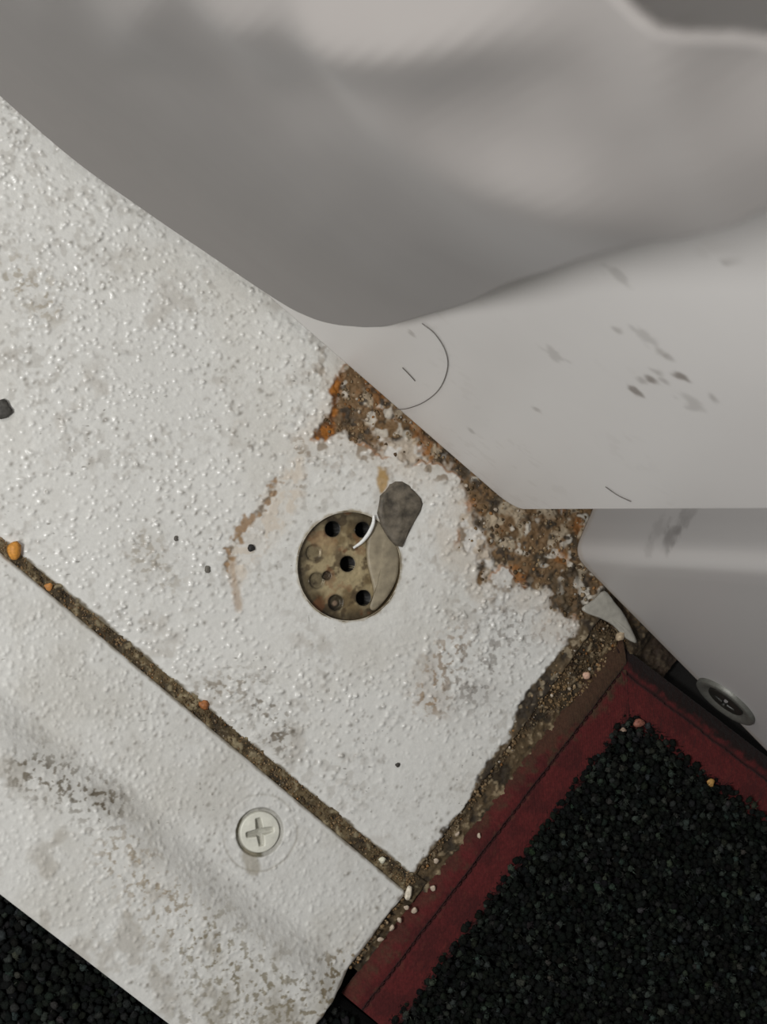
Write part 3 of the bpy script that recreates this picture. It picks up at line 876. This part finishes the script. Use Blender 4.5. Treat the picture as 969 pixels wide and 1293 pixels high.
# screw with cup washer
q = at_plane(915, 888, WP + WN * 1.4, WN)
e1, e2 = WD, UZ
def ring(prof, n, c, e1, e2, e3):
    V, Fc = [], []
    for i in range(n):
        w = 2 * math.pi * i / n
        for (r_, z_) in prof:
            V.append(c + r_ * math.cos(w) * e1 + r_ * math.sin(w) * e2 + z_ * e3)
    m = len(prof)
    for i in range(n):
        for k in range(m - 1):
            j = (i + 1) % n
            Fc.append((i * m + k, j * m + k, j * m + k + 1, i * m + k + 1))
    return V, np.array(Fc)
e2s = UZ if np.cross(e1, UZ) @ WN > 0 else -UZ
V, Fc = ring([(9.2, -1.4), (9.05, .0), (8.6, .22), (7.4, .2), (6.2, -.3), (5.4, -.8), (4.2, -1.0)], 64, q, e1, e2s, WN)
wsh = mesh_obj('cup_washer', V, Fc, M['steel'], kw); wsh['label'] = 'dull steel cup washer'
phillips('screw', q - WN * .3, 5.7, 0, (42, 42, 38), kw, .5, 3.3, 1.5, 1.4, M['metal'], normal=(e1, e2s, WN), dirt=(18, 18, 18), label='dark cross-head screw')

# pale scrap of tape where the floor meets the wall
tp = pts([(737, 768), (752, 757), (765, 746), (776, 758), (790, 776), (800, 796), (806, 812), (792, 806), (776, 790), (760, 781), (744, 775)], 2.0)
V, Fc = pillow(refine(tp, 3), .9, 1.9, rough=.08, seed=8)
o = mesh_obj('tape_scrap', V, Fc, M['tape'])
tag(o, 'pale torn scrap of tape at the foot of the white wall corner', 'tape')

# hairs
def hair(l, r_, label, name='hair'):
    pth = [PP + PN * .25 + PD * s_ + UZ * (h_ - PZ) for s_, h_ in (psh(x, y) for x, y in l)]
    V, Fc = tube(spline(pth, 10), r_, 6)
    o = mesh_obj(name, V, Fc, M['hair'])
    tag(o, label, 'hair')
hair([(545, 404), (562, 418), (575, 440), (577, 462), (567, 487), (548, 504), (526, 513), (508, 515)], .10, 'long dark hair curving over the white wall panel below the curtain')
hair([(519, 461), (526, 468), (535, 478)], .12, 'short dark hair on the white panel near its sloping edge')
hair([(779, 613), (795, 624), (812, 632)], .10, 'short hair near the bottom edge of the white wall panel')

# ------------------------------------------------------------------ curtain
CP = PP + PN * 10.0
def csh(x, y):
    q = at_plane(x, y, CP, PN) - CP
    return q @ PD, q[2] + PZ
# tone of the cloth (0-255) at points of the photograph -> how far the cloth leans there
TONE = [(0, 0, 125), (150, 5, 170), (300, 10, 175), (450, 10, 198), (520, 15, 205), (600, 15, 188), (700, 10, 165), (780, 10, 150), (840, 5, 165), (880, 30, 172), (930, 15, 112), (969, 20, 105),
        (120, 20, 104), (180, 34, 92), (235, 42, 84), (290, 50, 74), (340, 58, 66), (390, 66, 62), (450, 74, 62), (510, 77, 64), (560, 74, 66), (600, 69, 72), (640, 60, 80), (670, 50, 92), (470, 192, 92), (505, 208, 84), (540, 226, 76), (590, 247, 70), (640, 266, 66), (690, 282, 64), (740, 293, 64), (785, 300, 66), (830, 303, 76),
        (795, 5, 100), (803, 40, 88), (818, 85, 82), (832, 130, 80), (846, 175, 78), (860, 220, 78), (874, 262, 82), (600, 205, 150), (500, 110, 120), (300, 90, 116), (620, 110, 125), (900, 180, 148),
        (0, 60, 122), (100, 40, 114), (250, 42, 112), (760, 60, 148), (820, 70, 118), (880, 65, 160), (969, 75, 165),
        (50, 130, 115), (200, 130, 118), (400, 130, 119), (500, 140, 122), (600, 150, 135), (700, 130, 140), (780, 120, 152), (900, 130, 150), (969, 140, 165),
        (150, 200, 111), (300, 200, 115), (450, 200, 110), (560, 185, 142), (650, 200, 162), (750, 205, 162), (820, 200, 140), (930, 220, 142), (969, 225, 150),
        (200, 250, 108), (350, 260, 110), (500, 255, 102), (600, 245, 106), (700, 245, 148), (780, 258, 160), (830, 268, 130), (890, 270, 104),
        (300, 310, 102), (450, 310, 101), (400, 370, 97), (500, 365, 93)]
gs = np.arange(csh(-420, 100)[0], csh(1000, 300)[0] + 60, 1.5); gh = np.arange(40, 330, 1.5)
GS, GH = np.meshgrid(gs, gh)
GW = .13 * (GH - 70)
LV = np.array(LP) / LP.length
lh, ls = LV[2], LV @ PD
gn = math.hypot(lh, ls)
kh = np.fft.fftfreq(len(gh), 1.5)[:, None] * 2 * math.pi; ks_ = np.fft.fftfreq(len(gs), 1.5)[None] * 2 * math.pi
kg = (lh * kh - ls * ks_ * -1) / gn; kp = (ls * kh * -1 + lh * ks_) / gn
for it in range(6):
    Q = CP + GS[..., None] * PD + (GH - PZ)[..., None] * UZ + GW[..., None] * PN - CAM
    QX = 484.5 + F_PX * (Q @ RGT) / (Q @ FWD); QY = 646.5 - F_PX * (Q @ UPV) / (Q @ FWD)
    num = np.full(GS.shape, 118e-6); den = np.full(GS.shape, 1e-6)
    for (x, y, b_) in TONE:
        r2 = (QX - x) ** 2 + (QY - y) ** 2
        k_ = np.exp(-r2 / (2 * 25.0 ** 2)) + 2e-4 * np.exp(-r2 / (2 * 140.0 ** 2))
        num += k_ * b_; den += k_
    inside = sstep(-40, 60, GH - 70) * sstep(-160, 0, QX) * sstep(-160, -10, QY) * sstep(1200, 1000, QX) * sstep(520, 400, QY)
    lean = np.interp(num / den, [60, 85, 95, 118, 140, 160, 180, 205], [.48, .40, .34, .13, -.08, -.32, -.65, -1.1])
    t_ = (lean - .11) * inside
    T = np.fft.fft2(t_ / gn)
    Wf = (np.conj(1j * kg) * T) / (kg ** 2 + .09 * kp ** 2 + .3 * (kg ** 2 + kp ** 2) ** 2 + 1e-5)
    G2 = .13 * (GH - 70) + np.real(np.fft.ifft2(Wf))
    G2 = np.where(G2 < 0, -6 * np.tanh(-G2 / 6), G2)          # never back into the panel
    GW = .5 * GW + .5 * G2
def cw(S_, H_):
    i = np.clip((H_ - gh[0]) / 1.5, 0, len(gh) - 1.001); j = np.clip((S_ - gs[0]) / 1.5, 0, len(gs) - 1.001)
    i0, j0 = i.astype(int), j.astype(int); fi, fj = i - i0, j - j0
    return (GW[i0, j0] * (1 - fj) + GW[i0, j0 + 1] * fj) * (1 - fi) + (GW[i0 + 1, j0] * (1 - fj) + GW[i0 + 1, j0 + 1] * fj) * fi
def csh2(x, y):                                   # point of the leaning cloth itself
    lo, hi = -60.0, 60.0                          # bisect along the ray for its crossing with the sheet
    for _ in range(30):
        w = .5 * (lo + hi)
        q_ = at_plane(x, y, CP + PN * w, PN) - CP
        s_, h_ = q_ @ PD, q_[2] + PZ
        if w > float(cw(np.array([s_]), np.array([h_]))[0]): hi = w
        else: lo = w
    return s_, h_
bot = np.array([csh2(x, y) for x, y in ((-160, -20), (-60, 68), (0, 121), (100, 207), (180, 264), (250, 312), (350, 379), (390, 400), (420, 409), (445, 412))])
rgt = np.array([csh2(x, y) for x, y in ((445, 412), (470, 413), (500, 409), (560, 392), (620, 368), (680, 346), (740, 325), (800, 309), (860, 301), (900, 291), (935, 279), (969, 262), (1040, 232), (1200, 180))])
contour = spline(np.vstack([bot, rgt[1:]]), 12)
seg = np.r_[0, np.cumsum(np.linalg.norm(np.diff(contour, axis=0), axis=1))]
n_c = 420
cs = np.interp(np.linspace(0, seg[-1], n_c), seg, contour[:, 0]); chh = np.interp(np.linspace(0, seg[-1], n_c), seg, contour[:, 1])
# second boundary: the far (top-left) side of the sheet, out of frame
fs = np.linspace(csh(-420, -60)[0], csh(900, -420)[0], n_c); fh = np.linspace(csh(-160, -160)[1], csh(900, -420)[1], n_c)
tv = np.linspace(0, 1, 260) ** 1.15
S = cs[None] + (fs - cs)[None] * tv[:, None]; H = chh[None] + (fh - chh)[None] * tv[:, None]
W = cw(S, H)
dl = seg_dist(S, H, contour[::3])
V0 = CP + S[..., None] * PD + (H - PZ)[..., None] * UZ + W[..., None] * PN
C = np.ones(S.shape + (3,)) * lin(131, 127, 124)
C *= (1 + (fbm(S, H, 9, 985)[..., None] - .5) * .05)
cur = grid_obj('curtain', V0[..., 0], V0[..., 1], V0[..., 2], M['cloth'], None, np.clip(C, 0, .9))
tag(cur, 'soft pale grey curtain with loose folds hanging in front of the wall panel', 'curtain')
sm_ = cur.modifiers.new('thickness', 'SOLIDIFY'); sm_.thickness = .0012; sm_.offset = -1

# ------------------------------------------------------------------ crumbs and flecks
def crumb(name, x, y, z, rpx, c, label, cat, group=None, sq=.75, stretch=1.0, rot=0.0, seed=0):
    """irregular pebble: a jittered icosphere, radius in photo pixels"""
    import bmesh
    bm = bmesh.new()
    bmesh.ops.create_icosphere(bm, subdivisions=2, radius=1)
    r = random.Random(seed)
    ph = [r.uniform(0, 6.28) for _ in range(6)]
    p = at(x, y, z); R_ = rpx / 5.0
    V = []
    for v in bm.verts:
        a, b, c_ = v.co
        k = 1 + .16 * math.sin(3 * a + ph[0]) + .13 * math.sin(4 * b + ph[1]) + .12 * math.sin(5 * c_ + ph[2]) + .07 * math.sin(7 * a + 6 * b + ph[3])
        a, b, c_ = a * k * stretch, b * k, c_ * k * sq
        V.append((p[0] + R_ * (a * math.cos(rot) - b * math.sin(rot)), p[1] + R_ * (a * math.sin(rot) + b * math.cos(rot)), z + R_ * c_))
    bm.verts.index_update()
    Fc = [tuple(v.index for v in f.verts) for f in bm.faces]
    bm.free()
    key = 'crumb_%d_%d_%d' % c
    m = bpy.data.materials.get(key) or mat_plain(key, tuple(lin(*c)), .55, .4, bump=.6, bscale=1400, vary=.3)
    o = mesh_obj(name, V, Fc, m)
    tag(o, label, cat, group)
    return o
crumb('pellet', 17, 695, .5, 9.5, (186, 128, 54), 'round orange pellet lodged at the left end of the floor joint', 'pellet', sq=.8, seed=1)
crumb('crumb', 61, 741, .1, 4.5, (172, 118, 62), 'tiny orange crumb in the joint near the orange pellet', 'crumb', seed=2)
crumb('crumb', 258, 890, .1, 5, (150, 96, 56), 'rust-coloured crumb halfway along the floor joint', 'crumb', stretch=1.5, rot=-.7, seed=3)
crumb('crumb', 483, 1086, .3, 4, (214, 206, 186), 'pale crumb at the right end of the floor joint', 'crumb', stretch=1.3, seed=4)
crumb('flake', 516, 1127, .6, 4, (206, 196, 178), 'upright pale flake at the corner of the threshold strip', 'flake', stretch=2.4, rot=1.35, seed=5)
crumb('crumb', 741, 853, .8, 5, (196, 160, 138), 'pinkish crumb on the grime by the mat corner', 'crumb', seed=6)
crumb('crumb', 784, 803, 1.2, 6, (168, 150, 124), 'tan crumb tucked against the foot of the wall', 'crumb', stretch=1.4, rot=.9, seed=7)
crumb('crumb', 898, 988, 1.6, 5, (170, 130, 72), 'yellowish crumb on the inner edge of the far red binding', 'crumb', stretch=1.3, seed=8)
crumb('crumb', 808, 913, 1.6, 6, (132, 84, 70), 'brownish crumb at the inner corner of the red binding', 'crumb', stretch=1.4, seed=9)
crumb('crumb', 788, 922, 1.5, 4, (140, 120, 104), 'small grey crumb at the inner corner of the red binding', 'crumb', seed=10)
crumb('fleck', 5, 517, .5, 11, (70, 68, 64), 'dark grey fleck on the white panel at the left edge of the picture', 'fleck', sq=.35, seed=11)
crumb('fleck', 318, 692, .3, 4.2, (40, 38, 36), 'black fleck beside the brown flaked paint', 'fleck', sq=.6, stretch=1.2, seed=12)
crumb('fleck', 262, 719, .2, 4, (98, 94, 86), 'grey fleck left of the brown flaked paint', 'fleck', sq=.5, stretch=1.1, seed=13)
crumb('fleck', 222, 680, .2, 3, (84, 80, 74), 'tiny grey fleck between the brown flake and the joint', 'fleck', sq=.5, seed=14)
crumb('fleck', 502, 966, .2, 3, (60, 56, 52), 'tiny black fleck on the smooth white paint below the drain', 'fleck', sq=.6, seed=15)
ROW = [(481, 1186, 3.2, 'lowest pale crumb on the outer bead of the red binding beside the strip'), (495, 1172, 3.2, 'second lowest pale crumb on the outer bead of the red binding'),
       (505, 1162, 3.0, 'third lowest pale crumb on the outer bead of the red binding'), (513, 1146, 2.8, 'pale crumb just below the upright pale flake at the strip corner'),
       (523, 1150, 3.4, 'pale crumb on the binding to the lower right of the upright flake'), (547, 1122, 3.2, 'pale crumb on the binding right of the strip corner'),
       (551, 1087, 3.2, 'pale crumb on the near corner of the white panel by the binding'), (578, 1053, 2.6, 'pale crumb in the grime beside the white panel, second from the top of its row'),
       (605, 1055, 2.6, 'topmost pale crumb on the outer bead of the left red binding')]
for i, (x, y, r_, lb) in enumerate(ROW):
    crumb('crumb', x, y, .6, r_, (176, 160, 142), lb, 'crumb', 'pale crumbs along the red binding', stretch=1.3, rot=i, seed=30 + i)
